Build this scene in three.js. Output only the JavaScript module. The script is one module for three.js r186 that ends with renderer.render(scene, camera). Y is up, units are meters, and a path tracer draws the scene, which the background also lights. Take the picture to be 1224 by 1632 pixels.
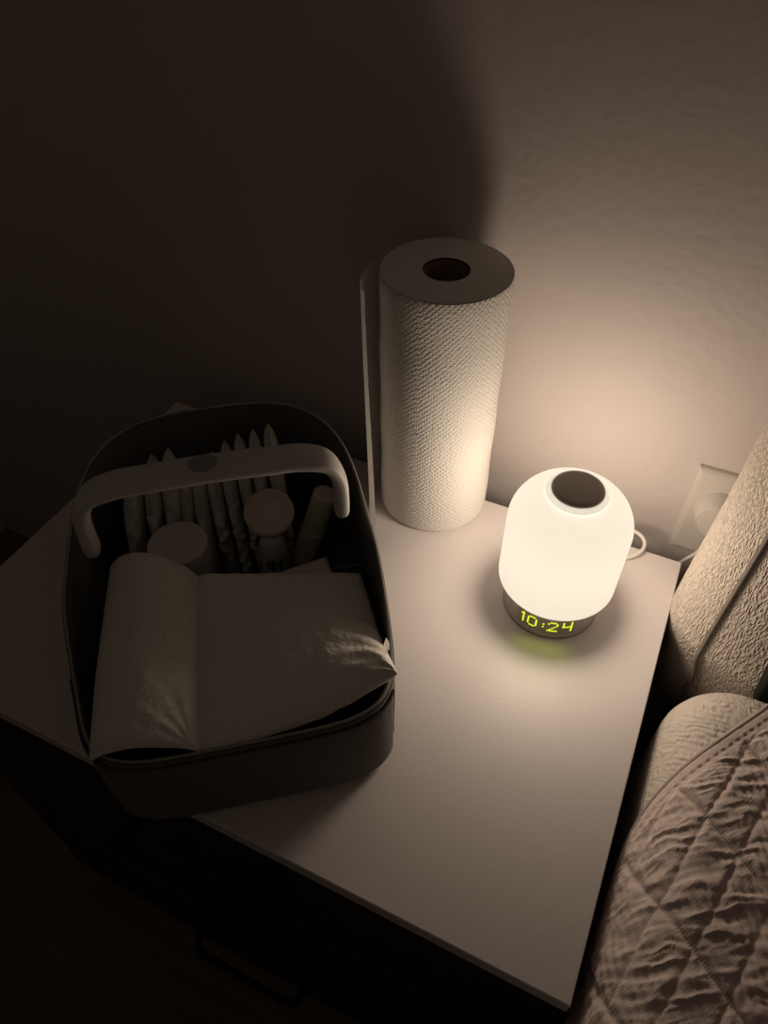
import * as THREE from 'three';
import { RoundedBoxGeometry } from 'three/addons/geometries/RoundedBoxGeometry.js';
import { mergeGeometries, toCreasedNormals } from 'three/addons/utils/BufferGeometryUtils.js';
import { RectAreaLightUniformsLib } from 'three/addons/lights/RectAreaLightUniformsLib.js';

// ---------------------------------------------------------------- camera, light, exposure
const T = 0.6;                                   // height of the nightstand top above the floor
const scene = new THREE.Scene();
scene.background = new THREE.Color(0x000000);
const camera = new THREE.PerspectiveCamera(69.784, 1224 / 1632, 0.02, 20);
camera.position.set(-0.0677, T + 0.5924, 0.5757);
camera.rotation.set(-0.80817, 0.44874, -0.00902, 'YXZ');
scene.add(camera);
const renderer = new THREE.WebGLRenderer({ antialias: true });
renderer.toneMapping = THREE.LinearToneMapping;
renderer.toneMappingExposure = 1.0;
renderer.shadowMap.enabled = true;
RectAreaLightUniformsLib.init();
const LAMP = new THREE.Vector3(-0.1112, T, 0.1060);       // foot of the clock lamp
const GLOW = new THREE.Color().setRGB(1, 0.80, 0.60);     // warm white
const bulb = new THREE.PointLight(GLOW, 0.067);
bulb.name = 'lamp_light';
bulb.position.set(LAMP.x, T + 0.099, LAMP.z);
bulb.castShadow = true;
bulb.shadow.radius = 1.75;                                 // about the size of the shade
bulb.shadow.mapSize.set(1024, 1024);
bulb.shadow.camera.near = 0.05;
scene.add(bulb);
// unseen ceiling light behind the camera, placed to lift shadows and glint on handles
const CEIL = new THREE.Vector3(-0.15, 2.25, 1.25);
const unseenLight = new THREE.PointLight(GLOW, 0.026);
unseenLight.name = 'unseen_ceiling_lamp_light'; unseenLight.position.set(CEIL.x, CEIL.y - 0.045, CEIL.z);
unseenLight.castShadow = true; unseenLight.shadow.radius = 1.6; unseenLight.shadow.mapSize.set(1024, 1024); unseenLight.shadow.camera.near = 0.1;
scene.add(unseenLight);

// ---------------------------------------------------------------- helpers
const lerp = (a, b, t) => a + (b - a) * t;
const clamp = (x, a, b) => Math.min(b, Math.max(a, x));
const sstep = (a, b, x) => { const t = clamp((x - a) / (b - a), 0, 1); return t * t * (3 - 2 * t); };
const V = (x, y, z) => new THREE.Vector3(x, y, z);
function rng(seed) { let s = seed >>> 0; return () => { s = (s + 0x6d2b79f5) | 0; let t = Math.imul(s ^ (s >>> 15), 1 | s); t = (t + Math.imul(t ^ (t >>> 7), 61 | t)) ^ t; return ((t ^ (t >>> 14)) >>> 0) / 4294967296; }; }
const hash = (x, y, s) => { let h = Math.imul(x, 374761393) + Math.imul(y, 668265263) + Math.imul(s, 2147483647 ^ 0x5bd1e995); h = Math.imul(h ^ (h >>> 13), 1274126177); return ((h ^ (h >>> 16)) >>> 0) / 4294967296; };
// value noise; px, py are the periods in cells (0: none)
function vnoise(x, y, s = 1, px = 0, py = px) {
  const xi = Math.floor(x), yi = Math.floor(y), fx = x - xi, fy = y - yi;
  const u = fx * fx * (3 - 2 * fx), v = fy * fy * (3 - 2 * fy);
  const w = (a, p) => (p ? ((a % p) + p) % p : a);
  const x0 = w(xi, px), x1 = w(xi + 1, px), y0 = w(yi, py), y1 = w(yi + 1, py);
  return lerp(lerp(hash(x0, y0, s), hash(x1, y0, s), u), lerp(hash(x0, y1, s), hash(x1, y1, s), u), v);
}
const fbm = (x, y, s = 1, o = 4) => { let a = 0, k = 0.5, n = 0; for (let i = 0; i < o; i++) { a += k * vnoise(x, y, s + i); n += k; x *= 2; y *= 2; k *= 0.5; } return a / n; };
// a tiling texture of n x n pixels, f(u, v) in 0..1 -> [r, g, b] or grey
function tex(n, f, size, srgb = false) {
  const d = new Uint8Array(n * n * 4);
  for (let y = 0; y < n; y++) for (let x = 0; x < n; x++) {
    const c = f((x + 0.5) / n, (y + 0.5) / n), o = (y * n + x) * 4;
    for (let k = 0; k < 3; k++) d[o + k] = clamp(Math.round(255 * (Array.isArray(c) ? c[k] : c)), 0, 255);
    d[o + 3] = 255;
  }
  const t = new THREE.DataTexture(d, n, n, THREE.RGBAFormat);
  t.wrapS = t.wrapT = THREE.RepeatWrapping;
  t.magFilter = THREE.LinearFilter; t.minFilter = THREE.LinearMipmapLinearFilter; t.generateMipmaps = true;
  if (srgb) t.colorSpace = THREE.SRGBColorSpace;
  t.repeat.set(1 / size, 1 / size);               // uv are metres, the tile is `size` metres wide
  t.needsUpdate = true;
  return t;
}
const pn = (u, v, c, s) => vnoise(u * c, v * c, s, c);      // tiling noise with c cells
const std = (color, o = {}) => { const m = new THREE.MeshStandardMaterial({ color: new THREE.Color().setRGB(...color), roughness: 0.8, ...o }); m.side = o.side ?? THREE.DoubleSide; return m; };

const used = {};
function numbered(name) { const n = used[name] = (used[name] ?? -1) + 1; return n ? `${name}_${String(n).padStart(3, '0')}` : name; }
function tag(o, label, category, group, kind) {
  if (label) o.userData.label = label;
  if (category) o.userData.category = category;
  if (group) o.userData.group = group;
  if (kind) o.userData.kind = kind;
  return o;
}
function thing(name, label, category, pos = [0, 0, 0], turn = 0, group) {
  const g = new THREE.Group(); g.name = numbered(name); g.position.set(...pos); g.rotation.y = turn;
  scene.add(g); return tag(g, label, category, group);
}
function part(name, geo, mat, parent, label) {
  const m = new THREE.Mesh(geo, mat); m.name = name; m.castShadow = true; m.receiveShadow = true;
  if (label) m.userData.label = label;
  parent.add(m); return m;
}
function struct(name, geo, mat) { const m = part(name, geo, mat, scene); m.userData.kind = 'structure'; return m; }
// box from corner to corner, edges rounded by r
function box(x0, x1, y0, y1, z0, z1, r = 0.001, seg = 2) {
  const g = r > 0 ? new RoundedBoxGeometry(x1 - x0, y1 - y0, z1 - z0, seg, r) : new THREE.BoxGeometry(x1 - x0, y1 - y0, z1 - z0);
  g.translate((x0 + x1) / 2, (y0 + y1) / 2, (z0 + z1) / 2); return boxUV(g);
}
// uv in metres by the main direction of each face
function boxUV(g) {
  const q = g.index ? g.toNonIndexed() : g, p = q.attributes.position, n = q.attributes.normal, uv = new Float32Array(p.count * 2);
  for (let i = 0; i < p.count; i += 3) {
    let nx = 0, ny = 0, nz = 0;
    for (let k = 0; k < 3; k++) { nx += Math.abs(n.getX(i + k)); ny += Math.abs(n.getY(i + k)); nz += Math.abs(n.getZ(i + k)); }
    for (let k = 0; k < 3; k++) {
      const X = p.getX(i + k), Y = p.getY(i + k), Z = p.getZ(i + k);
      const [a, b] = ny >= nx && ny >= nz ? [X, Z] : nx >= nz ? [Z, Y] : [X, Y];
      uv[2 * (i + k)] = a; uv[2 * (i + k) + 1] = b;
    }
  }
  q.setAttribute('uv', new THREE.BufferAttribute(uv, 2)); return q;
}
// grid surface f(i/n, j/m) -> Vector3, uv(i/n, j/m) -> [u, v]; closed joins the first and last column smoothly
function grid(n, m, f, uvf, closed = false) {
  const pos = new Float32Array((n + 1) * (m + 1) * 3), uv = new Float32Array((n + 1) * (m + 1) * 2), idx = [];
  for (let j = 0; j <= m; j++) for (let i = 0; i <= n; i++) {
    const k = j * (n + 1) + i, p = f(i / n, j / m), t = uvf ? uvf(i / n, j / m, p) : [i / n, j / m];
    pos.set([p.x, p.y, p.z], 3 * k); uv.set(t, 2 * k);
    if (i < n && j < m) idx.push(k, k + 1, k + n + 2, k, k + n + 2, k + n + 1);
  }
  const g = new THREE.BufferGeometry();
  g.setAttribute('position', new THREE.BufferAttribute(pos, 3)); g.setAttribute('uv', new THREE.BufferAttribute(uv, 2)); g.setIndex(idx);
  g.computeVertexNormals();
  if (closed) {
    const N = g.attributes.normal;
    for (let j = 0; j <= m; j++) {
      const a = j * (n + 1), b = a + n, s = V(N.getX(a) + N.getX(b), N.getY(a) + N.getY(b), N.getZ(a) + N.getZ(b)).normalize();
      N.setXYZ(a, s.x, s.y, s.z); N.setXYZ(b, s.x, s.y, s.z);
    }
  }
  return g;
}
// lathe from [r, y] points with uv in metres (round, along)
function lathe(pts, seg = 96) {
  const g = new THREE.LatheGeometry(pts.map(([r, y]) => new THREE.Vector2(Math.max(r, 0), y)), seg);
  const uv = g.attributes.uv, R = Math.max(...pts.map((p) => p[0])), len = [0];
  for (let i = 1; i < pts.length; i++) len.push(len[i - 1] + Math.hypot(pts[i][0] - pts[i - 1][0], pts[i][1] - pts[i - 1][1]));
  for (let i = 0; i < uv.count; i++) uv.setXY(i, Math.floor(i / pts.length) / seg * 2 * Math.PI * R, len[i % pts.length]);
  return g;
}
const arc = (cx, cy, r, a0, a1, n = 8) => Array.from({ length: n + 1 }, (_, i) => { const a = lerp(a0, a1, i / n) * Math.PI / 180; return [cx + r * Math.cos(a), cy + r * Math.sin(a)]; });
function tube(points, r, n = 80, radial = 10, closed = false) { return new THREE.TubeGeometry(new THREE.CatmullRomCurve3(points, closed, 'centripetal'), n, r, radial, closed); }
// rounded bar with an elliptical section along a path in a plane: side is the constant direction across the path
function strap(points, side, width, thick, n = 120, m = 24, ends = 0.012) {
  const c = new THREE.CatmullRomCurve3(points, false, 'centripetal'), L = c.getLength();
  return grid(m, n, (a, t) => {
    const s = t * L, e = Math.min(s, L - s), k = Math.sqrt(clamp(1 - Math.pow(1 - clamp(e / ends, 0, 1), 2), 0, 1));
    const p = c.getPointAt(t), d = c.getTangentAt(t), nn = new THREE.Vector3().crossVectors(d, side).normalize();
    const w = typeof width === 'function' ? width(t) : width, h = typeof thick === 'function' ? thick(t) : thick;
    const th = a * 2 * Math.PI, q = (x) => Math.sign(x) * Math.pow(Math.abs(x), 0.75);
    return p.clone().addScaledVector(side, q(Math.cos(th)) * w / 2 * Math.max(k, 0.02)).addScaledVector(nn, q(Math.sin(th)) * h / 2 * Math.max(k, 0.02));
  }, (a, t) => [a * 0.08, t * L], true);
}

// ---------------------------------------------------------------- materials
const paintBump = tex(512, (u, v) => 0.45 * pn(u, v, 40, 3) + 0.3 * pn(u, v, 76, 4) + 0.25 * pn(u, v, 11, 5), 0.30);
const M = {
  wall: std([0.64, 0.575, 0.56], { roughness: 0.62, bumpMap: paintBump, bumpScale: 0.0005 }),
  unseenBounceWall: std([0.90, 0.88, 0.85], { roughness: 0.7, bumpMap: paintBump, bumpScale: 0.0005 }),  // walls out of view, paler than the back wall to bounce lamp light
  ceiling: std([0.92, 0.91, 0.89], { roughness: 0.9 }),  // out of view, kept near white to bounce light down
  floor: std([0.20, 0.14, 0.10], { roughness: 0.55, map: tex(256, (u, v) => { const g = 0.7 + 0.3 * vnoise(u * 4, v * 60, 9, 4, 60); return [g, g, g]; }, 0.8) }),
  trim: std([0.8, 0.78, 0.75], { roughness: 0.45 }),
  lacquer: std([0.79, 0.735, 0.735], { roughness: 0.42, bumpMap: tex(256, (u, v) => 0.6 * pn(u, v, 90, 21) + 0.4 * pn(u, v, 30, 22), 0.15), bumpScale: 0.00006 }),
  metal: std([0.03, 0.027, 0.024], { roughness: 0.25, metalness: 1 }),
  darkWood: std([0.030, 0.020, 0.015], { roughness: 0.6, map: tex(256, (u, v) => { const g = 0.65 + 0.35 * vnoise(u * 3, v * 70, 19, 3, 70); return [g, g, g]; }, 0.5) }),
  plastic: std([0.80, 0.78, 0.76], { roughness: 0.45 }),
  taupe: std([0.62, 0.55, 0.50], { roughness: 0.6 }),
  cord: std([0.82, 0.79, 0.76], { roughness: 0.5 }),
  felt: std([0.20, 0.185, 0.175], { roughness: 1, map: tex(256, (u, v) => { const g = 0.72 + 0.28 * pn(u, v, 128, 31) + 0.14 * (pn(u, v, 60, 32) - 0.5); return [g, g, g]; }, 0.05), bumpMap: tex(256, (u, v) => 0.6 * pn(u, v, 100, 33) + 0.4 * pn(u, v, 44, 34), 0.05), bumpScale: 0.0006 }),
  button: std([0.36, 0.35, 0.34], { roughness: 0.6 }),
  paper: std([0.90, 0.88, 0.85], { roughness: 0.95 }),
  card: std([0.30, 0.20, 0.13], { roughness: 0.95 }),
  plate: std([0.64, 0.60, 0.565], { roughness: 0.35 }),
  black: std([0.006, 0.006, 0.006], { roughness: 0.9 }),
};

// ---------------------------------------------------------------- room
const WZ = -0.0535;                               // the wall's face behind the nightstand
const RX0 = -1.3, RX1 = 1.46, RZ1 = 2.06, H = 2.25, D = 0.1;
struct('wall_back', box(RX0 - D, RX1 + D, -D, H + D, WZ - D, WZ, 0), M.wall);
struct('wall_left', box(RX0 - D, RX0, -D, H + D, WZ, RZ1, 0), M.unseenBounceWall);
struct('wall_right', box(RX1, RX1 + D, -D, H + D, WZ, RZ1, 0), M.unseenBounceWall);
struct('wall_front', box(RX0 - D, RX1 + D, -D, H + D, RZ1, RZ1 + D, 0), M.unseenBounceWall);
struct('floor', box(RX0, RX1, -D, 0, WZ, RZ1, 0), M.floor);
struct('ceiling', box(RX0, RX1, H, H + D, WZ, RZ1, 0), M.ceiling);

{
  const t = thing('unseen_ceiling_lamp', 'unseen dimmed round white ceiling lamp behind the camera, lighting the shadows', 'lamp', [CEIL.x, CEIL.y, CEIL.z]);  // out of view; lights the shadows and the drawer handles
  part('mount', lathe([[0, 0], [0.125, 0], [0.125, -0.012], [0.118, -0.014], [0.1, -0.014]], 64), M.trim, t);
  const dm = std([0.8, 0.78, 0.74], { roughness: 0.6, emissive: GLOW.clone(), emissiveIntensity: 0.45 });
  part('diffuser', lathe([[0.117, -0.0135], ...arc(0, -0.0135, 1, 0, -90, 14).map(([x, y]) => [0.117 * x, -0.0135 + 0.062 * (y + 0.0135)])], 64), dm, t, 'round glowing diffuser').castShadow = false;
}

// ---------------------------------------------------------------- nightstand
const NW = 0.6445, ND = 0.432;
{
  const t = thing('nightstand', 'wide nightstand with a smooth white top and dark drawers, carrying lamp, towel roll and caddy', 'nightstand', [-NW / 2, 0, ND / 2]);
  const w = NW / 2, d = ND / 2;
  part('top_panel', box(-w, w, T - 0.018, T, -d, d, 0.0012), M.lacquer, t);
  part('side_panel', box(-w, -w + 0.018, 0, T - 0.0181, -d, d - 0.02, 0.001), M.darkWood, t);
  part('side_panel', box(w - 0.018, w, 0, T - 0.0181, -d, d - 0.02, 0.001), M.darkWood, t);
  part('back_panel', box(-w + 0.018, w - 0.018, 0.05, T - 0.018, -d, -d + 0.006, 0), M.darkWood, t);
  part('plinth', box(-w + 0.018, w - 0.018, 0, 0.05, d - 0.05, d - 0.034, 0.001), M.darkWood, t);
  const tops = [T - 0.021, T - 0.201, T - 0.381];
  for (const y1 of tops) {
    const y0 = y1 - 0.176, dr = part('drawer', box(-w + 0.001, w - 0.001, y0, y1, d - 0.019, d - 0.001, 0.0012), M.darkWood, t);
    const hy = (y0 + y1) / 2 + 0.006;
    part('handle', mergeGeometries([
      tube([V(-0.073, hy, d - 0.001), V(-0.073, hy, d + 0.02), V(-0.068, hy, d + 0.028), V(-0.03, hy, d + 0.03), V(0.03, hy, d + 0.03), V(0.068, hy, d + 0.028), V(0.073, hy, d + 0.02), V(0.073, hy, d - 0.001)], 0.0042, 60, 12),
    ]), M.metal, dr, 'slim dark metal bow handle');
  }
}

// ---------------------------------------------------------------- wall outlet
{
  const x0 = -0.0162, x1 = 0.0545, y0 = T - 0.0290, y1 = T + 0.0885, z = WZ;
  const t = thing('wall_outlet', 'white wall outlet plate with a round white plug, partly hidden behind the terry cushion', 'outlet', [(x0 + x1) / 2, (y0 + y1) / 2, z]);
  const w = (x1 - x0) / 2, h = (y1 - y0) / 2;
  const s = new THREE.Shape([[-1, -1], [1, -1], [1, 1], [-1, 1]].map(([a, b]) => new THREE.Vector2(a * (w - 0.0065), b * (h - 0.0055))));
  const g = new THREE.ExtrudeGeometry(s, { depth: 0.0012, bevelEnabled: true, bevelThickness: 0.0052, bevelSize: 0.0063, bevelOffset: 0, bevelSegments: 3, steps: 1 });
  g.translate(0, 0, 0.0005);
  const pl = part('plate', g, M.plate, t);
  const lip = part('plug', (() => { const q = lathe([[0.0248, 0], [0.0245, 0.004], ...arc(0.0193, 0.0185, 0.0022, 0, 90, 5), [0, 0.0207]], 64); q.rotateX(Math.PI / 2); return q; })(), M.plate, t, 'round white plug body');
  lip.position.set(0.019 - (x0 + x1) / 2, T + 0.0415 - (y0 + y1) / 2, 0.0064);
  const rimm = part('plug_rim', (() => { const q = new THREE.TorusGeometry(0.0207, 0.0007, 8, 64); return q; })(), M.plate, lip); rimm.position.z = 0.0203;
}

// ---------------------------------------------------------------- clock lamp
{
  const t = thing('clock_lamp', 'glowing white dome lamp with a green 10:24 clock display on its brown base', 'lamp', [LAMP.x, LAMP.y, LAMP.z]);
  const rb = 0.0458;
  part('base', lathe([[0, 0.0005], [rb - 0.003, 0.0005], ...arc(rb - 0.0015, 0.002, 0.0015, -90, 0, 4), [rb, 0.036], [rb - 0.001, 0.0385], [0, 0.0388]], 96), M.taupe, t, 'brown grey round base');
  part('base_ring', lathe([[rb - 0.0022, 0.0003], [rb + 0.0001, 0.0003], [rb + 0.0004, 0.0012], [rb + 0.0001, 0.0022], [rb - 0.001, 0.0022]], 96), M.button, t);
  const R = 0.0551, h0 = 0.038, h1 = 0.1515, rt = 0.039;
  const shadeMat = new THREE.MeshPhysicalMaterial({ color: new THREE.Color().setRGB(0.62, 0.62, 0.60), roughness: 1, specularIntensity: 0.3, transmission: 0.052, thickness: 0, emissive: new THREE.Color().setRGB(0.62, 0.565, 0.47), emissiveIntensity: 1, side: THREE.DoubleSide });
  const shade = part('shade', lathe([[rb - 0.006, h0 + 0.001], [R - 0.006, h0], ...arc(R - 0.006, h0 + 0.006, 0.006, -90, 0, 8), ...arc(R - rt, h1 - rt, rt, 0, 78, 20), ...[[0.0270, h1 + 0.0008], [0.0252, h1 + 0.0022], [0.0242, h1 + 0.0036], [0.0233, h1 + 0.0040], [0.0227, h1 + 0.0034]]], 128), shadeMat, t, 'glowing frosted white dome shade');
  shade.castShadow = false;                       // the light inside it shines through
  part('lower_rim', lathe([[rb - 0.003, h0 + 0.0002], [R - 0.0085, h0 - 0.0002], ...arc(R - 0.0085, h0 + 0.0058, 0.0060, -90, -20, 6), [R - 0.0047, h0 + 0.0046], [rb - 0.003, h0 + 0.0046]], 128), std([0.80, 0.78, 0.74], { roughness: 0.5 }), t, 'opaque white rim under the shade');
  part('touch_button', lathe([[0.0227, h1 + 0.0005], [0.0227, h1 + 0.0035], ...arc(0.0167, h1 + 0.0035, 0.006, 0, 90, 8).map(([r, y]) => [r, h1 + 0.0035 + (y - h1 - 0.0035) * 0.55]), [0.01, h1 + 0.0071], [0, h1 + 0.0073]], 96), std([0.80, 0.73, 0.68], { roughness: 0.55 }), t, 'round grey brown button on top');
  // the display: dots of a 5 x 7 matrix on the curved base, one mesh for each character
  const led = new THREE.MeshStandardMaterial({ color: 0x111108, roughness: 0.6, emissive: new THREE.Color().setRGB(0.86, 1.0, 0.03), emissiveIntensity: 1.0 });
  const glyph = { 1: ['..#', '.##', '..#', '..#', '..#', '..#', '..#'], 0: ['.###.', '#...#', '#...#', '#...#', '#...#', '#...#', '.###.'], ':': ['.', '.', '#', '.', '#', '.', '.'], 2: ['.###.', '#...#', '....#', '...#.', '..#..', '.#...', '#####'], 4: ['#..#.', '#..#.', '#..#.', '####.', '...#.', '...#.', '...#.'] };
  glyph[4] = ['#...#', '#...#', '#...#', '#####', '....#', '....#', '....#'];
  const pitch = 0.00195, vp = 0.00205, y0 = 0.0128;
  const disp = part('clock_display', grid(40, 2, (a, b) => { const az = (lerp(-30, 44, a)) * Math.PI / 180, r = rb + 0.00025; return V(r * Math.sin(az), lerp(0.008, 0.0265, b), r * Math.cos(az)); }), std([0.44, 0.39, 0.32], { roughness: 0.5 }), t, 'curved clock display');
  const starts = { 0: -26, 1: -14.5, 2: 4.2, 3: 10.2, 4: 27.5 };
  ['1', '0', ':', '2', '4'].forEach((ch, i) => {
    const rows = glyph[ch], gs = [];
    rows.forEach((row, r) => [...row].forEach((c, k) => {
      if (c !== '#') return;
      const az = (starts[i] + 1.3 + k * 2.5) * Math.PI / 180;
      const d = new RoundedBoxGeometry(0.00175, 0.00185, 0.0007, 1, 0.00033);
      d.rotateY(az); d.translate((rb + 0.0004) * Math.sin(az), y0 + (6 - r) * vp, (rb + 0.0004) * Math.cos(az));
      gs.push(d);
    }));
    part(ch === ':' ? 'display_colon' : 'display_digit', mergeGeometries(gs), led, disp, 'lit green ' + (ch === ':' ? 'colon' : 'digit ' + ch));
  });
  const az = 8 * Math.PI / 180, glow = new THREE.RectAreaLight(new THREE.Color().setRGB(0.85, 1, 0.12), 0.85, 0.05, 0.014);
  glow.name = 'display_light'; glow.position.set(LAMP.x + (rb + 0.003) * Math.sin(az), T + 0.0175, LAMP.z + (rb + 0.003) * Math.cos(az));
  scene.add(glow); glow.lookAt(glow.position.x + Math.sin(az), glow.position.y - 0.1, glow.position.z + Math.cos(az));
  // white power cord: round the corner of the nightstand, down behind it and up to the plug
  const P = (x, y, z) => V(x - LAMP.x, y, z - LAMP.z);
  part('power_cord', tube([P(-0.11, 0.006, 0.0625), P(-0.095, 0.0035, 0.042), P(-0.07, 0.0024, 0.027), P(-0.052, 0.0028, 0.0195), P(-0.0425, 0.0045, 0.009), P(-0.0405, 0.006, -0.002), P(-0.0455, 0.0055, -0.013), P(-0.058, 0.002, -0.021), P(-0.075, -0.015, -0.026), P(-0.082, -0.06, -0.028), P(-0.06, -0.12, -0.03), P(-0.025, -0.10, -0.032), P(-0.008, -0.055, -0.033), P(0.005, -0.030, -0.0335), P(0.014, -0.012, -0.034), P(0.018, 0.004, -0.035), P(0.019, 0.0195, -0.0385)], 0.0021, 220, 10), M.cord, t, 'thin white cord');
}

// ---------------------------------------------------------------- paper towel roll
{
  const cx = -0.2736, cz = 0.0187, R = 0.0588, HR = 0.278, rc = 0.0208;
  const t = thing('paper_towel_roll', 'tall white embossed paper towel roll with a loose end sheet, standing beside the lamp', 'paper towel roll', [cx, T, cz]);
  const tile = 0.0528, rd = rng(77), dots = [];       // raised dots of two sizes in a slightly uneven quincunx, over a fine weave
  for (let j = 0; j < 20; j++) for (let i = 0; i < 10; i++) dots.push([((i + (j % 2) * 0.5 + 0.25 + (rd() - 0.5) * 0.22) / 10 + 1) % 1, ((j + 0.5 + (rd() - 0.5) * 0.4) / 20 + 1) % 1, 0.031 + 0.012 * rd(), 0.6 + 0.6 * rd()]);
  const cells = {}; dots.forEach((d) => { const X = Math.floor(d[0] * 12), Y = Math.floor(d[1] * 12); for (let a = -1; a < 2; a++) for (let b = -1; b < 2; b++) (cells[((X + a + 12) % 12) * 12 + (Y + b + 12) % 12] ??= []).push(d); });
  const emboss = tex(1024, (u, v) => {
    let h = 0;
    for (const [a, b, R0, k] of cells[Math.floor(u * 12) * 12 + Math.floor(v * 12)] ?? []) {
      let du = Math.abs(u - a); du = Math.min(du, 1 - du); let dv = Math.abs(v - b); dv = Math.min(dv, 1 - dv);
      const q = Math.hypot(du, dv) / R0; if (q < 1) h = Math.max(h, k * (0.5 + 0.5 * Math.cos(Math.PI * q)));
    }
    const weave = 0.5 + 0.5 * Math.sin(u * 2 * Math.PI * 52) * Math.sin(v * 2 * Math.PI * 52);
    return 0.06 + 0.66 * h + 0.07 * weave * (1 - 0.8 * h) + 0.14 * pn(u, v, 60, 55);
  }, tile);
  const towel = std([0.71, 0.685, 0.65], { roughness: 0.95, bumpMap: emboss, bumpScale: 0.0008 });  // lamp-lit side in a toned-down colour; the shaded top gets a paler one
  // wound body: soft bottom edge, crisp top edge, the wound layers as fine steps on the top face
  const rings = []; for (let r = R - 0.003; r > rc + 0.003; r -= 0.0012) rings.push([r, HR - 0.0003 - 0.00035 * hash(Math.round(r * 1e5), 3, 5)]);
  part('wound_sheets', lathe([[rc, 0.0006], [R - 0.006, 0.0004], ...arc(R - 0.0055, 0.006, 0.0055, -90, 0, 6), ...Array.from({ length: 30 }, (_, i) => [R + 0.0004 * Math.sin(i * 0.7), lerp(0.012, HR - 0.004, i / 29)]), ...arc(R - 0.0012, HR - 0.0012, 0.0012, 0, 90, 4)], 160), towel, t);
  part('lightened_wound_edges', lathe([[R - 0.0012, HR], ...rings, [rc, HR - 0.0006]], 160), M.paper, t, 'smooth top face of the wound layers, coloured paler to offset its shade');  // same paper as the side, coloured paler to offset shade on top
  part('cardboard_core', lathe([[rc - 0.0012, 0.001], [rc + 0.0001, 0.001], [rc + 0.0001, HR - 0.002], [rc - 0.0012, HR - 0.002], [rc - 0.0012, 0.001]], 72), M.card, t, 'brown cardboard core');
  // the loose last sheet: leaves the roll at the back left and hangs free towards the front
  const plan = (b) => new THREE.CatmullRomCurve3([V(0.012, 0, -0.0592), V(-0.018, 0, -0.0575), V(-0.041, 0, -0.046), V(-0.0562, 0, -0.025), V(-0.0628, 0, 0.004), V(lerp(-0.062, -0.0638, b), 0, 0.030), V(lerp(-0.0535, -0.0580, b), 0, lerp(0.055, 0.0515, b)), V(lerp(-0.045, -0.0530, b), 0, lerp(0.066, 0.0590, b)), V(lerp(-0.0365, -0.0475, b), 0, lerp(0.0745, 0.0645, b))], false, 'centripetal');
  const n = 60, m = 50, curves = Array.from({ length: m + 1 }, (_, j) => plan(Math.pow(sstep(0, 1, j / m), 0.9)).getPoints(n));
  const sheet = (off) => grid(n, m, (a, b) => { const i = Math.round(a * n), j = Math.round(b * m), p = curves[j][i]; const edge = a > 0.985 ? 0.0007 * (hash(j, 7, 3) - 0.5) : 0; const r = Math.hypot(p.x, p.z); return V(p.x * (1 + off / r) + edge, 0.0008 + b * (HR - 0.0012), p.z * (1 + off / r) + edge); }, (a, b) => [a * 0.16, b * HR]);
  const thin = new THREE.MeshPhysicalMaterial({ color: new THREE.Color().setRGB(0.80, 0.775, 0.74), roughness: 1, transmission: 0.5, thickness: 0, specularIntensity: 0.2, bumpMap: emboss, bumpScale: 0.0006, side: THREE.DoubleSide });
  part('loose_sheet', sheet(0), thin, t, 'loose end sheet hanging free');
}

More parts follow.
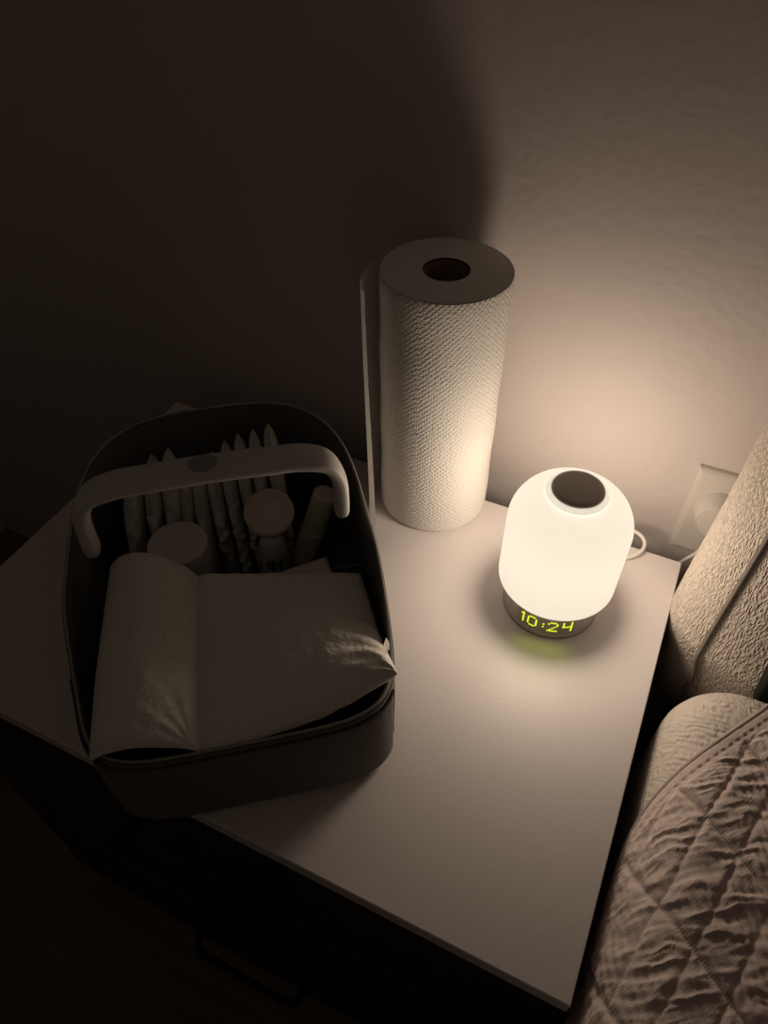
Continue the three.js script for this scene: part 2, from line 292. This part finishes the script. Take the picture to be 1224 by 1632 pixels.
// ---------------------------------------------------------------- diaper caddy (its own axes: x to its right, z to its front)
const A = 37.5 * Math.PI / 180, CU = -0.4525, CW = -0.009;
const caddyPoint = (x, y, z) => { const u = x + CU, w = z + CW; return [u * Math.cos(A) + w * Math.sin(A), T + y, -u * Math.sin(A) + w * Math.cos(A)]; };
const ca = 0.1228, cb = 0.167;
function planAt(ph, off = 0) {                    // rounded plan: squarer at the front
  const c = Math.cos(ph), s = Math.sin(ph), n = s > 0 ? 5.6 : 3.1;
  const r = Math.pow(Math.pow(Math.abs(c) / (ca + off), n) + Math.pow(Math.abs(s) / (cb + off), n), -1 / n);
  return [r * c, r * s];
}
const rimAt = (z) => 0.1475 - 0.049 * sstep(0.035, 0.125, z);
{
  const t = thing('diaper_caddy', 'dark grey felt caddy with a white arched carry handle and a low scooped front', 'caddy', caddyPoint(0, 0, 0), A);
  const th = 0.0042, n = 200;
  const ring = (ph, s) => {                       // s runs outside up, over the rim, inside down
    const out = planAt(ph, 0), h = rimAt(out[1]);
    const path = [[-0.012, 0.0008], [-0.004, 0.0012], [-0.001, 0.004], [0, 0.008], [0.0005, h * 0.35], [0.0006, h * 0.7], [0, h - 0.0015], [-0.0012, h], [-th + 0.0012, h], [-th, h - 0.0015], [-th, h * 0.6], [-th, 0.006], [-th - 0.02, 0.0035]];
    const k = s * (path.length - 1), i = Math.min(Math.floor(k), path.length - 2), f = k - i;
    const off = lerp(path[i][0], path[i + 1][0], f), y = lerp(path[i][1], path[i + 1][1], f), q = planAt(ph, off);
    return V(q[0], y, q[1]);
  };
  part('felt_wall', grid(n, 48, (a, b) => ring(a * 2 * Math.PI, b), (a, b) => [a * 0.96, b * 0.3], true), M.felt, t);
  part('base', (() => { const g = grid(n, 2, (a, b) => { const q = planAt(a * 2 * Math.PI, -0.012); return V(q[0] * b, 0.0032, q[1] * b); }, (a, b, p) => [p.x, p.z]); return g; })(), M.felt, t);
  // sewn-on front pocket: a second layer of felt that ends in a step near the right corner
  const p0 = 0.90, p1 = Math.PI - 0.62;
  part('front_pocket', grid(90, 12, (a, b) => {
    const ph = lerp(p0, p1, a), o = planAt(ph, 0), h = rimAt(o[1]) - 0.006;
    const path = [[0.0005, 0.006], [0.0022, 0.007], [0.0024, h * 0.3], [0.0026, h * 0.7], [0.0024, h - 0.001], [0.0018, h], [0.0006, h - 0.0006]], k = b * 6, i = Math.min(Math.floor(k), 5), f = k - i;
    const e = Math.min(a, 1 - a) < 0.004 ? 0.05 : 1, q = planAt(ph, lerp(path[i][0], path[i + 1][0], f) * e);
    return V(q[0], lerp(path[i][1], path[i + 1][1], f), q[1]);
  }, (a, b) => [a * 0.33, b * 0.1]), M.felt, t);
  part('seam', tube([0.02, 0.045, 0.07, 0.088].map((y) => { const q = planAt(p0 - 0.012, 0.0006); return V(q[0], y, q[1]); }), 0.0008, 12, 6), M.black, t, 'dark stitched seam');
  part('rim_highlight', tube(Array.from({ length: 120 }, (_, i) => { const ph = i / 120 * 2 * Math.PI, o = planAt(ph, 0), q = planAt(ph, -0.002); return V(q[0], rimAt(o[1]) + 0.0002, q[1]); }), 0.0012, 360, 8, true), std([0.40, 0.385, 0.36], { roughness: 1 }), t, 'rim of the felt, coloured paler for its highlight');  // highlight along the rim put into a paler felt colour
  part('divider', box(-0.112, 0.112, 0.004, 0.092, 0.012, 0.015, 0.001), M.felt, t);
  part('divider', box(-0.0015, 0.0015, 0.004, 0.088, 0.0155, 0.152, 0.001), M.felt, t);
  const hz = 0.006, hp = [V(-0.0985, 0.150, hz), V(-0.0990, 0.168, hz - 0.001), V(-0.0975, 0.190, hz - 0.004), V(-0.0885, 0.206, hz - 0.006), V(-0.070, 0.2125, hz - 0.007), V(-0.035, 0.2145, hz - 0.007), V(0.004, 0.2155, hz - 0.007), V(0.042, 0.2145, hz - 0.007), V(0.074, 0.2125, hz - 0.007), V(0.0915, 0.206, hz - 0.006), V(0.0995, 0.190, hz - 0.004), V(0.1005, 0.168, hz - 0.001), V(0.0995, 0.150, hz)];
  const han = part('handle', strap(hp, V(0, 0, 1), (q) => 0.0185 + 0.0095 * sstep(0.08, 0.26, q) * sstep(0.08, 0.26, 1 - q), 0.0125, 160, 32, 0.008), std([0.70, 0.685, 0.67], { roughness: 0.5 }), t, 'white plastic arched handle');
  part('light_button', (() => { const g = lathe([[0, 0], [0.0108, 0], [0.0112, 0.0006], [0.0106, 0.0011], [0, 0.0014]], 48); g.scale(1, 1, 0.8); g.translate(-0.001, 0.2214, hz - 0.007); return g; })(), M.button, han, 'round grey button');
}

// ---------------------------------------------------------------- what is in the caddy
const contents = (name, label, category, x, y, z, group) => thing(name, label, category, caddyPoint(x, y, z), A, group);
// folded diapers, standing on edge like books
{
  const diaperMat = std([0.80, 0.78, 0.74], { roughness: 0.95, bumpMap: tex(256, (u, v) => 0.6 * pn(u, v, 24, 61) + 0.4 * pn(u, v, 60, 62), 0.06), bumpScale: 0.0008 });
  const cuffMat = std([0.82, 0.80, 0.76], { roughness: 0.95 });
  const specs = [ // x, height, thickness, lean, seed, label, back height
    [-0.0915, 0.118, 0.0185, -0.10, 1, 'folded white diaper at the far left end of the row in the caddy'],
    [-0.0725, 0.126, 0.0160, -0.10, 2, 'folded white diaper second from the left of the row, its tip above the handle'],
    [-0.0545, 0.130, 0.0155, -0.08, 3, 'folded white diaper with the tallest tip left of the grey handle button'],
    [-0.0375, 0.113, 0.0150, -0.03, 4, 'folded white diaper directly behind the pale lidded jar'],
    [-0.0205, 0.112, 0.0155, 0.0, 5, 'folded white diaper just right of the pale lidded jar'],
    [-0.0045, 0.118, 0.0145, 0.01, 6, 'folded white diaper halfway between the jar and the round-capped bottle'],
    [0.0105, 0.129, 0.0138, 0.015, 7, 'folded white diaper left of the round-capped bottle, short tip over the handle'],
    [0.0250, 0.135, 0.0135, 0.02, 8, 'folded white diaper directly behind the round-capped bottle, pointed tip'],
    [0.0395, 0.138, 0.0135, 0.02, 9, 'folded white diaper behind the right side of the round cap'],
    [0.0545, 0.142, 0.0145, 0.02, 10, 'folded white diaper at the right end of the row with the highest tip'],
  ];
  for (const [x, h, w, lean, seed, label] of specs) {
    const t = contents('folded_diaper', label, 'diaper', x, 0.004, seed === 1 ? -0.0915 : -0.0965, 'folded diapers in the caddy');
    t.rotation.order = 'YXZ'; t.rotation.z = -lean * -1;
    const dep = 0.088, n = 44, m = 40;
    // rounded pad: section in x-z shrinks to a soft tip at the top, front edge ruffled
    const g = grid(n, m, (a, b) => {
      const th = a * 2 * Math.PI, c = Math.cos(th), s = Math.sin(th), y = b * h;
      const q = (v, e) => Math.sign(v) * Math.pow(Math.abs(v), e);
      const topk = Math.pow(clamp(1 - Math.pow(clamp((b - 0.86) / 0.14, 0, 1), 2), 0, 1), 0.5), botk = Math.pow(clamp(b / 0.06, 0, 1), 0.5);
      const shrink = 1 - 0.38 * sstep(0.75, 1, b);
      const front = s > 0 ? Math.pow(s, 3) : 0;
      const ruffle = front * (0.0042 * (vnoise(b * 13, seed * 3.1, seed) - 0.5) * 2);
      const z = q(s, 0.55) * dep / 2 * shrink * Math.max(botk, 0.02) - 0.008 * sstep(0.5, 1, b) + front * 0.003 * (vnoise(b * 9, seed, seed + 40) - 0.5);
      const crease = 1 - 0.35 * Math.pow(Math.max(0, Math.cos(th * 1)), 8) * 0;
      return V(q(c, 0.8) * w / 2 * Math.max(topk, 0.02) * Math.max(botk, 0.02) * crease * (1 - 0.25 * front) + ruffle, y, z);
    }, (a, b) => [a * 0.2, b * h], true);
    part('absorbent_pad', g, diaperMat, t);
    // gathered leg cuff: a wavy frill down the front edge
    part('leg_cuff', grid(10, 60, (a, b) => {
      const y = lerp(0.012, h * 0.86, b), wv = vnoise(b * 13, seed * 3.1, seed) - 0.5, fr = Math.sin(b * 60 + seed) * 0.0007;
      const th = lerp(-1, 1, a) * Math.PI / 2;
      return V(0.0042 * 2 * wv + Math.sin(th) * (w * 0.23) + fr, y, dep / 2 * (1 - 0.38 * sstep(0.75, 1, b * 0.86)) - 0.008 * sstep(0.5, 1, b * 0.86) - 0.002 + Math.cos(th) * (0.0042 + 0.0016 * Math.sin(b * 38 + seed * 2)));
    }), cuffMat, t);
  }
}
{ // jar with a flat lid
  const t = contents('jar', 'squat pale jar with a wide flat lid standing in front of the left diapers', 'jar', -0.0415, 0.004, -0.0255);
  const jm = std([0.72, 0.68, 0.66], { roughness: 0.5 });
  part('body', lathe([[0, 0], [0.0225, 0], ...arc(0.0225, 0.003, 0.003, -90, 0, 4), [0.0255, 0.075], [0.0245, 0.078], [0, 0.078]], 64), jm, t);
  part('lid', lathe([[0.0245, 0.0785], [0.0262, 0.079], [0.0264, 0.081], [0.0262, 0.106], ...arc(0.0238, 0.1085, 0.0024, 0, 90, 5), [0.012, 0.1109], [0, 0.1109]], 64), std([0.74, 0.68, 0.655], { roughness: 0.55 }), t, 'flat pale lid');
}
{ // bottle with a wide round cap tilted towards the viewer
  const t = contents('capped_bottle', 'small bottle with a wide round cream cap tilted forwards, right of the jar', 'bottle', 0.0425, 0.004, -0.024);
  const bm = std([0.72, 0.68, 0.64], { roughness: 0.5 });
  const body = part('body', lathe([[0, 0], [0.0105, 0], ...arc(0.0105, 0.002, 0.002, -90, 0, 4), [0.0125, 0.079], [0.011, 0.095], [0.008, 0.102], [0, 0.1025]], 48), bm, t); body.position.set(-0.0035, 0, -0.001);
  const bars = []; [[-30, 0.0022, 0.013], [-12, 0.0035, 0.015], [6, 0.0016, 0.012], [22, 0.003, 0.014]].forEach(([d, w, h]) => { const az = d * Math.PI / 180, g = new THREE.CylinderGeometry(0.01275, 0.01275, h, 6, 1, true, az - w / 0.0128 / 2, w / 0.0128); g.translate(0, 0.073, 0); bars.push(g); });
  part('printed_mark', mergeGeometries(bars), std([0.08, 0.08, 0.08], { roughness: 0.7 }), body, 'dark printed strip');
  const cap = part('cap', lathe([[0, -0.016], [0.014, -0.016], [0.0195, -0.012], [0.0218, -0.006], [0.0224, 0], ...arc(0.019, 0.0, 0.0034, 0, 70, 5), [0.0165, 0.0042], [0.0155, 0.0036], [0.0125, 0.0038], [0.0115, 0.0046], [0.006, 0.0052], [0, 0.0054]], 64), std([0.72, 0.66, 0.57], { roughness: 0.6 }), t, 'round cream cap with a raised ring');
  cap.position.set(-0.002, 0.119, -0.012); cap.rotation.set(0.42, 0, 0);
}
{ // tube of ointment, leaning to the right
  const a = V(0.062, 0.030, -0.046), b = V(0.0935, 0.1265, -0.0465), d = b.clone().sub(a), L = d.length();
  const t = contents('ointment_tube', 'pale tube leaning against the right side under the handle end', 'tube', a.x, a.y, a.z);
  const q = new THREE.Quaternion().setFromUnitVectors(V(0, 1, 0), d.clone().normalize());
  const tm = std([0.70, 0.69, 0.60], { roughness: 0.5 });
  const g1 = lathe([[0, 0], [0.0085, 0], [0.0105, 0.003], [0.0118, 0.02], [0.0122, L * 0.52], [0.0112, L * 0.55], [0, L * 0.55]], 48); g1.applyQuaternion(q);
  part('body', g1, tm, t);
  const g2 = lathe([[0.0108, L * 0.552], [0.0116, L * 0.556], [0.0113, L - 0.004], ...arc(0.0088, L - 0.003, 0.0025, 0, 90, 5), [0.0078, L - 0.0012], [0, L - 0.0014]], 48); g2.applyQuaternion(q);
  part('cap', g2, std([0.68, 0.67, 0.52], { roughness: 0.45 }), t, 'dull yellowish cap');
}
// folded pads lying over the front compartment
function padGeometry(c, top, thick, n = 90, m = 70, bow = 0) {
  const corner = (a, b) => [lerp(lerp(c[0][0], c[1][0], a), lerp(c[3][0], c[2][0], a), b), lerp(lerp(c[0][1], c[1][1], a), lerp(c[3][1], c[2][1], a), b)];
  const side = (sg) => grid(n, m, (a, b) => {
    const [x, z] = corner(a, b), e = Math.min(Math.min(a, 1 - a) * 0.22, Math.min(b, 1 - b) * 0.14), k = Math.sqrt(1 - Math.pow(1 - clamp(e / 0.011, 0, 1), 2));
    const y = top(a, b, x, z);
    return V(x, y - thick / 2 + sg * thick / 2 * k, z + bow * Math.pow(Math.sin(Math.PI * clamp(a, 0, 1)), 0.8) * b * b);
  }, (a, b) => [a * 0.22, b * 0.15]);
  return mergeGeometries([side(1), side(-1)]);
}
{
  const wrap = tex(512, (u, v) => 0.5 * pn(u, v, 7, 71) + 0.3 * Math.abs(pn(u, v, 17, 72) - 0.5) * 2 + 0.2 * pn(u, v, 50, 73), 0.1);
  const film = std([0.84, 0.81, 0.76], { roughness: 0.55, bumpMap: wrap, bumpScale: 0.0012 });
  const t1 = contents('folded_pad', 'large folded white pad on top of the stack, draped over the caddy front', 'pad', 0, 0, 0, 'folded pads in the caddy');
  const c1 = [[-0.0945, 0.003], [0.1085, 0.040], [0.1165, 0.1430], [-0.1085, 0.1575]];
  part('padding', padGeometry(c1, (a, b, x, z) => {
    const hump = a < 0.34 ? Math.pow(Math.max(0, Math.sin(Math.PI * Math.pow(a / 0.34, 0.8))), 0.8) : 0;
    let y = 0.1165 + hump * lerp(0.027, 0.020, b) + 0.004 * sstep(0.32, 0.6, a) * Math.sin(Math.PI * clamp((a - 0.3) / 0.7, 0, 1)) * Math.sin(Math.PI * b);
    y -= 0.0032 * Math.exp(-Math.pow((a - 0.345) / 0.018, 2)) + 0.0012 * Math.exp(-Math.pow((a - 0.385) / 0.010, 2)) * b;
    y += 0.010 * (1 - a) * (1 - b) - 0.011 * Math.pow(b, 4) * (1 - sstep(0.7, 1, a));
    const d = Math.hypot((1 - a) * 0.22, (1 - b) * 0.12), ang = Math.atan2((1 - b) * 0.12, (1 - a) * 0.22);      // folds that run out of the pinched front right corner
    y += Math.exp(-d / 0.035) * (0.0015 * Math.sin(ang * 11 + 1) + 0.005) + Math.exp(-Math.pow((d - 0.05) / 0.03, 2)) * 0.0008 * Math.sin(ang * 15 + 9 * d / 0.03);
    y -= 0.010 * Math.exp(-Math.pow((1 - a) / 0.12, 2)) * sstep(0.15, 0.5, b) * (1 - sstep(0.6, 0.95, b));
    const d2 = Math.hypot((a - 0.33) * 0.22, (1 - b) * 0.14), an2 = Math.atan2((1 - b) * 0.14, (a - 0.33) * 0.22); // gathers at the front end of the crease
    y += Math.exp(-d2 / 0.03) * 0.0010 * Math.sin(an2 * 15);
    return y + 0.0022 * (fbm(a * 7, b * 5, 80) - 0.5) + 0.0012 * (fbm(a * 22, b * 9, 84) - 0.5);
  }, 0.015, 140, 100, 0.0135), film, t1);
  const thinFilm = new THREE.MeshPhysicalMaterial({ color: new THREE.Color().setRGB(0.84, 0.81, 0.76), roughness: 1, transmission: 0.5, thickness: 0, specularIntensity: 0.3, side: THREE.DoubleSide });
  part('folded_corner', grid(8, 10, (a, b) => V(0.1095 + 0.0035 * b + 0.0015 * Math.sin(a * 3), 0.1165 + 0.0115 * b - 0.002 * a * b, lerp(0.1185, 0.1275, a) + lerp(0.003, -0.001, b) * (0.5 - a))), thinFilm, t1, 'upturned pinched corner');
  const film2 = std([0.74, 0.71, 0.65], { roughness: 0.6, bumpMap: wrap, bumpScale: 0.0008 });
  const t2 = contents('folded_pad', 'thin folded pad second from the top of the stack, its corner showing at the back', 'pad', 0, 0, 0, 'folded pads in the caddy');
  part('padding', padGeometry([[-0.062, 0.021], [0.0965, 0.0275], [0.104, 0.13], [-0.06, 0.142]], (a, b) => 0.1005 + 0.002 * fbm(a * 4, b * 4, 91) + 0.004 * sstep(0.4, 0, b) * a, 0.008, 50, 40), film2, t2);
  const t3 = contents('folded_pad', 'folded pad at the bottom of the stack, reaching furthest back beside the bottle', 'pad', 0, 0, 0, 'folded pads in the caddy');
  part('padding', padGeometry([[-0.012, 0.021], [0.0835, 0.0085], [0.098, 0.125], [-0.02, 0.14]], (a, b) => 0.0945 + 0.0025 * fbm(a * 4, b * 4, 95) + 0.012 * sstep(0.5, 0, b) * a, 0.008, 50, 40), film2, t3);
}

// ---------------------------------------------------------------- bed
const BX = 0.016, BZ = 0.127, BY = T + 0.020;      // left side, head end and top of the mattress
{
  const t = thing('bed_base', 'low dark bed base under the mattress beside the nightstand', 'bed', [0.75, 0, 1.1]);
  part('side_rail', box(-0.72, -0.69, 0.12, BY - 0.232, -0.92, 0.93, 0.004), M.black, t);
  part('side_rail', box(0.65, 0.68, 0.12, BY - 0.232, -0.92, 0.93, 0.004), M.black, t);
  part('slat_deck', box(-0.69, 0.65, BY - 0.26, BY - 0.232, -0.92, 0.93, 0.004), M.black, t);
  for (const [x, z] of [[-0.7, -0.88], [-0.7, 0.88], [0.66, -0.88], [0.66, 0.88]]) part('leg', box(x - 0.02, x + 0.02, 0, 0.12, z - 0.02, z + 0.02, 0.003), M.black, t);
}
const gauzeBump = tex(512, (u, v) => {
  const wx = 0.05 * (pn(u, v, 9, 101) - 0.5), wy = 0.05 * (pn(u, v, 9, 102) - 0.5);
  const a = pn(u + wx, (v + wy) * 1, 26, 103), rows = 0.5 + 0.5 * Math.sin((v + wy) * 2 * Math.PI * 20 + 3 * pn(u, v, 12, 105));
  return 0.35 * a + 0.35 * rows * pn(u, v, 18, 104) + 0.3 * vnoise((u + wx) * 60, (v + wy) * 24, 106, 60, 24);
}, 0.11);
{
  const t = thing('mattress', 'mattress corner in a crinkled beige gauze sheet, showing above the quilt edge', 'mattress', [0.75, BY, 1.1]);
  const x0 = BX - 0.75, z0 = BZ - 1.1;
  const rc = 0.022, bv = 0.046, s = new THREE.Shape(), X0 = x0 + bv, X1 = 0.68 - bv, Y0 = -0.93 + bv, Y1 = -z0 - bv;   // plan with rounded corners
  s.moveTo(X0 + rc, Y0); s.lineTo(X1 - rc, Y0); s.absarc(X1 - rc, Y0 + rc, rc, -Math.PI / 2, 0); s.lineTo(X1, Y1 - rc); s.absarc(X1 - rc, Y1 - rc, rc, 0, Math.PI / 2);
  s.lineTo(X0 + rc, Y1); s.absarc(X0 + rc, Y1 - rc, rc, Math.PI / 2, Math.PI); s.lineTo(X0, Y0 + rc); s.absarc(X0 + rc, Y0 + rc, rc, Math.PI, 1.5 * Math.PI);
  let g = new THREE.ExtrudeGeometry(s, { depth: 0.23 - 2 * bv, bevelEnabled: true, bevelThickness: bv, bevelSize: bv, bevelSegments: 8, curveSegments: 24, steps: 1 });
  g.rotateX(-Math.PI / 2); g.translate(0, -0.23 + bv, 0);
  g = boxUV(toCreasedNormals(g, 0.9));
  part('fitted_sheet', g, std([0.64, 0.575, 0.53], { roughness: 0.95, bumpMap: gauzeBump, bumpScale: 0.0022 }), t);
}
// quilt: follows the mattress top and rolls over its left edge
{
  const t = thing('quilt', 'pinkish beige quilt with diamond stitching and puckers, lying folded back on the bed', 'quilt', [0.2, BY, 0.5]);
  const RR = 0.05, bx = BX - 0.003, flat = bx + RR;   // bend where the top meets the side
  const at = (a) => {                               // a: distance across, 0 at the start of the bend, negative over the edge
    if (a >= 0) return [flat + a, 0.004, 0, 1];
    const q = -a / RR; if (q < Math.PI / 2) return [flat - RR * Math.sin(q), 0.004 - RR + RR * Math.cos(q), -Math.sin(q), Math.cos(q)];
    return [bx, 0.004 - RR - (-a - RR * Math.PI / 2), -1, 0];
  };
  const edgeZ = (x) => Math.max((0.1625 - 0.83 * x) / 0.558, 0.150);
  const tri = (x, p) => { const f = ((x / p) % 1 + 1) % 1; return Math.min(f, 1 - f) * p; };        // distance to the nearest stitched line
  const relief = (x, z, edge) => {
    const wob = 0.003 * (vnoise(x * 30, z * 30, 120) - 0.5);
    const d1 = tri(-0.61 * x + 0.79 * z - 0.1815 + wob, 0.0715), d2 = tri(0.96 * x + 0.27 * z - 0.1305 + wob, 0.0300 * 2), d3 = tri(0.96 * x + 0.27 * z - 0.1605 + wob, 0.06);
    const channel = Math.min(1 - Math.exp(-Math.pow(d1 / 0.0026, 1.2)), 1 - 0.6 * Math.exp(-Math.pow(Math.min(d2, d3) / 0.0022, 1.2)));
    const u = 0.88 * x - 0.47 * z, v = 0.47 * x + 0.88 * z;                                       // puckers run along u
    const wv = v + 0.006 * (vnoise(u * 38, v * 20, 131) - 0.5) + 0.004 * (vnoise(u * 90, v * 60, 132) - 0.5);
    const ridge = 1 - Math.abs(2 * vnoise(u * 30, wv * 140, 133) - 1);
    const cell = Math.floor((-0.61 * x + 0.79 * z) / 0.0715) * 7 + Math.floor((0.96 * x + 0.27 * z) / 0.03);
    const ribs = Math.pow(0.5 + 0.5 * Math.sin((u + 0.004 * vnoise(u * 40, v * 90, 134)) * 2 * Math.PI / 0.0065), 1.5);
    const strength = 0.7 + 0.5 * vnoise(x * 25, z * 25, 136);
    let h = channel * (0.0012 + strength * (0.0019 * ridge * ridge + 0.0009 * ribs) + 0.0013 * (1 - Math.abs(2 * vnoise(u * 70, wv * 260, 137) - 1)));
    if (edge < 0.014) h = lerp(0.0022 + 0.0006 * vnoise(x * 300, z * 300, 138) - (Math.abs(edge - 0.0085) < 0.0013 ? 0.0012 * Math.max(0, Math.sin((0.558 * x - 0.83 * z) * 2 * Math.PI / 0.0085)) : 0), h, sstep(0.0105, 0.014, edge));
    return h * sstep(-0.0005, 0.002, edge);
  };
  const n = 380, m = 440, acrossAt = (i) => (i < 0.82 ? lerp(-0.24, 0.25, i / 0.82) : lerp(0.25, 1.355, (i - 0.82) / 0.18)), alongAt = (j) => (j < 0.84 ? lerp(0, 0.45, j / 0.84) : lerp(0.45, 1.0, (j - 0.84) / 0.16));   // finest by the head end
  const surf = (lift) => grid(n, m, (i, j) => {
    const a = acrossAt(i), x = flat + a, zs = edgeZ(x), k = alongAt(j), z = k <= 0.45 ? zs + k : lerp(zs + 0.45, 1.98, (k - 0.45) / 0.55), p = at(a);
    const edge = (0.83 * x + 0.558 * z - 0.1625), sag = 0.004 * (fbm(x * 9, z * 9, 140, 2) - 0.5);
    const h = lift ? relief(x, z, zs > 0.1501 ? edge : 0.05) + (p[3] < 1 ? sag * (1 - p[3]) : 0) : -0.0012;
    return V(p[0] + p[2] * h - 0.2, p[1] + p[3] * h, z - 0.5);
  }, (i, j) => [acrossAt(i), alongAt(j)]);
  const weave = tex(256, (u, v) => 0.5 * pn(u, v, 64, 151) + 0.5 * (0.5 + 0.5 * Math.sin(u * 2 * Math.PI * 40) * Math.sin(v * 2 * Math.PI * 40)), 0.04);
  const qm = std([0.80, 0.665, 0.63], { roughness: 0.95, bumpMap: weave, bumpScale: 0.0004 });
  part('quilted_cover', surf(1), qm, t);
  part('edge_binding', (() => { const pts = []; for (let i = 0; i <= 60; i++) { const a = i < 45 ? lerp(-0.2, 0.20, i / 45) : lerp(0.20, 1.355, (i - 45) / 15), x = flat + a, p = at(a); pts.push(V(p[0] + p[2] * 0.0008 - 0.2, p[1] + p[3] * 0.0008, edgeZ(x) - 0.5)); } return tube(pts, 0.0021, 200, 8); })(), qm, t);
}
// terry cushion: thick, leaning back against the wall, its bottom in the gap between mattress and wall
{
  const t = thing('terry_cushion', 'thick beige terry cloth cushion with a piped seam, leaning on the wall by the bed', 'cushion', [0.0, T, 0.0]);
  const W2 = 0.30, n = 260, m = 220;
  const lean = (y) => [-0.001 + 0.005 * sstep(0, -0.04, y) + 0.10 * Math.max(0, y) * (1 - 0.6 * sstep(0, 0.4, y)), Math.min(0.0155 + 0.041 * Math.exp(-y / 0.1), 0.0565)];    // left end x and centre z at height y
  const prof = (y) => Math.pow(clamp(1 - Math.pow(Math.abs((y - 0.13) / 0.275), 5), 0, 1), 0.5);
  const surf = (a, b) => {
    const th = a * 2 * Math.PI, y = lerp(-0.145, 0.405, b), k = prof(y), [xl, zc] = lean(y);
    const c = Math.cos(th), s = Math.sin(th), e = 4.2, r = Math.pow(Math.pow(Math.abs(c) / W2, e) + Math.pow(Math.abs(s) / 0.062, 2.4), -1 / 3.0);
    const q = (v, p) => Math.sign(v) * Math.pow(Math.abs(v), p);
    const px = q(c, 0.42) * W2, pz = q(s, 0.8) * (lerp(0.064, 0.054, sstep(0, 0.25, y)) + 0.010 * (1 - c * c));
    return V(xl + W2 + px * (0.9 + 0.1 * k), y, zc + pz * lerp(0.25, 1, k));
  };
  const terry = tex(512, (u, v) => {
    const wx = 0.035 * (pn(u, v, 8, 161) - 0.5), wy = 0.035 * (pn(u, v, 8, 162) - 0.5);
    const a = vnoise((u + wx) * 58, (v + wy) * 34, 163, 58, 34), b = vnoise((u + wy) * 90, (v + wx) * 60, 164, 90, 60), c = pn(u, v, 14, 165);
    return 0.55 * a + 0.3 * b + 0.15 * c;
  }, 0.10);
  const tm = std([0.68, 0.60, 0.53], { roughness: 1, bumpMap: terry, bumpScale: 0.0026 });
  let per = 1.35;
  part('cover', grid(n, m, surf, (a, b) => [a * per, b * 0.55], true), tm, t);
  // piping along the front left edge
  const pts = []; for (let i = 0; i <= 40; i++) { const b = lerp(0.09, 0.93, i / 40), e = 0.002, p = surf(0.384, b), nn = surf(0.384 + e, b).sub(p).cross(surf(0.384, b + e).sub(p)).normalize(); if (nn.z < 0) nn.negate(); pts.push(p.addScaledVector(nn, 0.0015)); }
  part('piping', tube(pts, 0.0024, 160, 10), tm, t, 'piped seam');
}
{
  const t = thing('black_object', 'small black box-like object wedged between the terry cushion and the mattress head', 'case', [0.136, T + 0.021, 0.121], 0.0);
  part('body', box(-0.05, 0.06, -0.03, 0.017, -0.012, 0.012, 0.004, 4), M.black, t);  // plain black box shape
  part('lid', box(-0.051, 0.061, 0.0173, 0.022, -0.0128, 0.0128, 0.002, 3), M.black, t);
}

renderer.render(scene, camera);
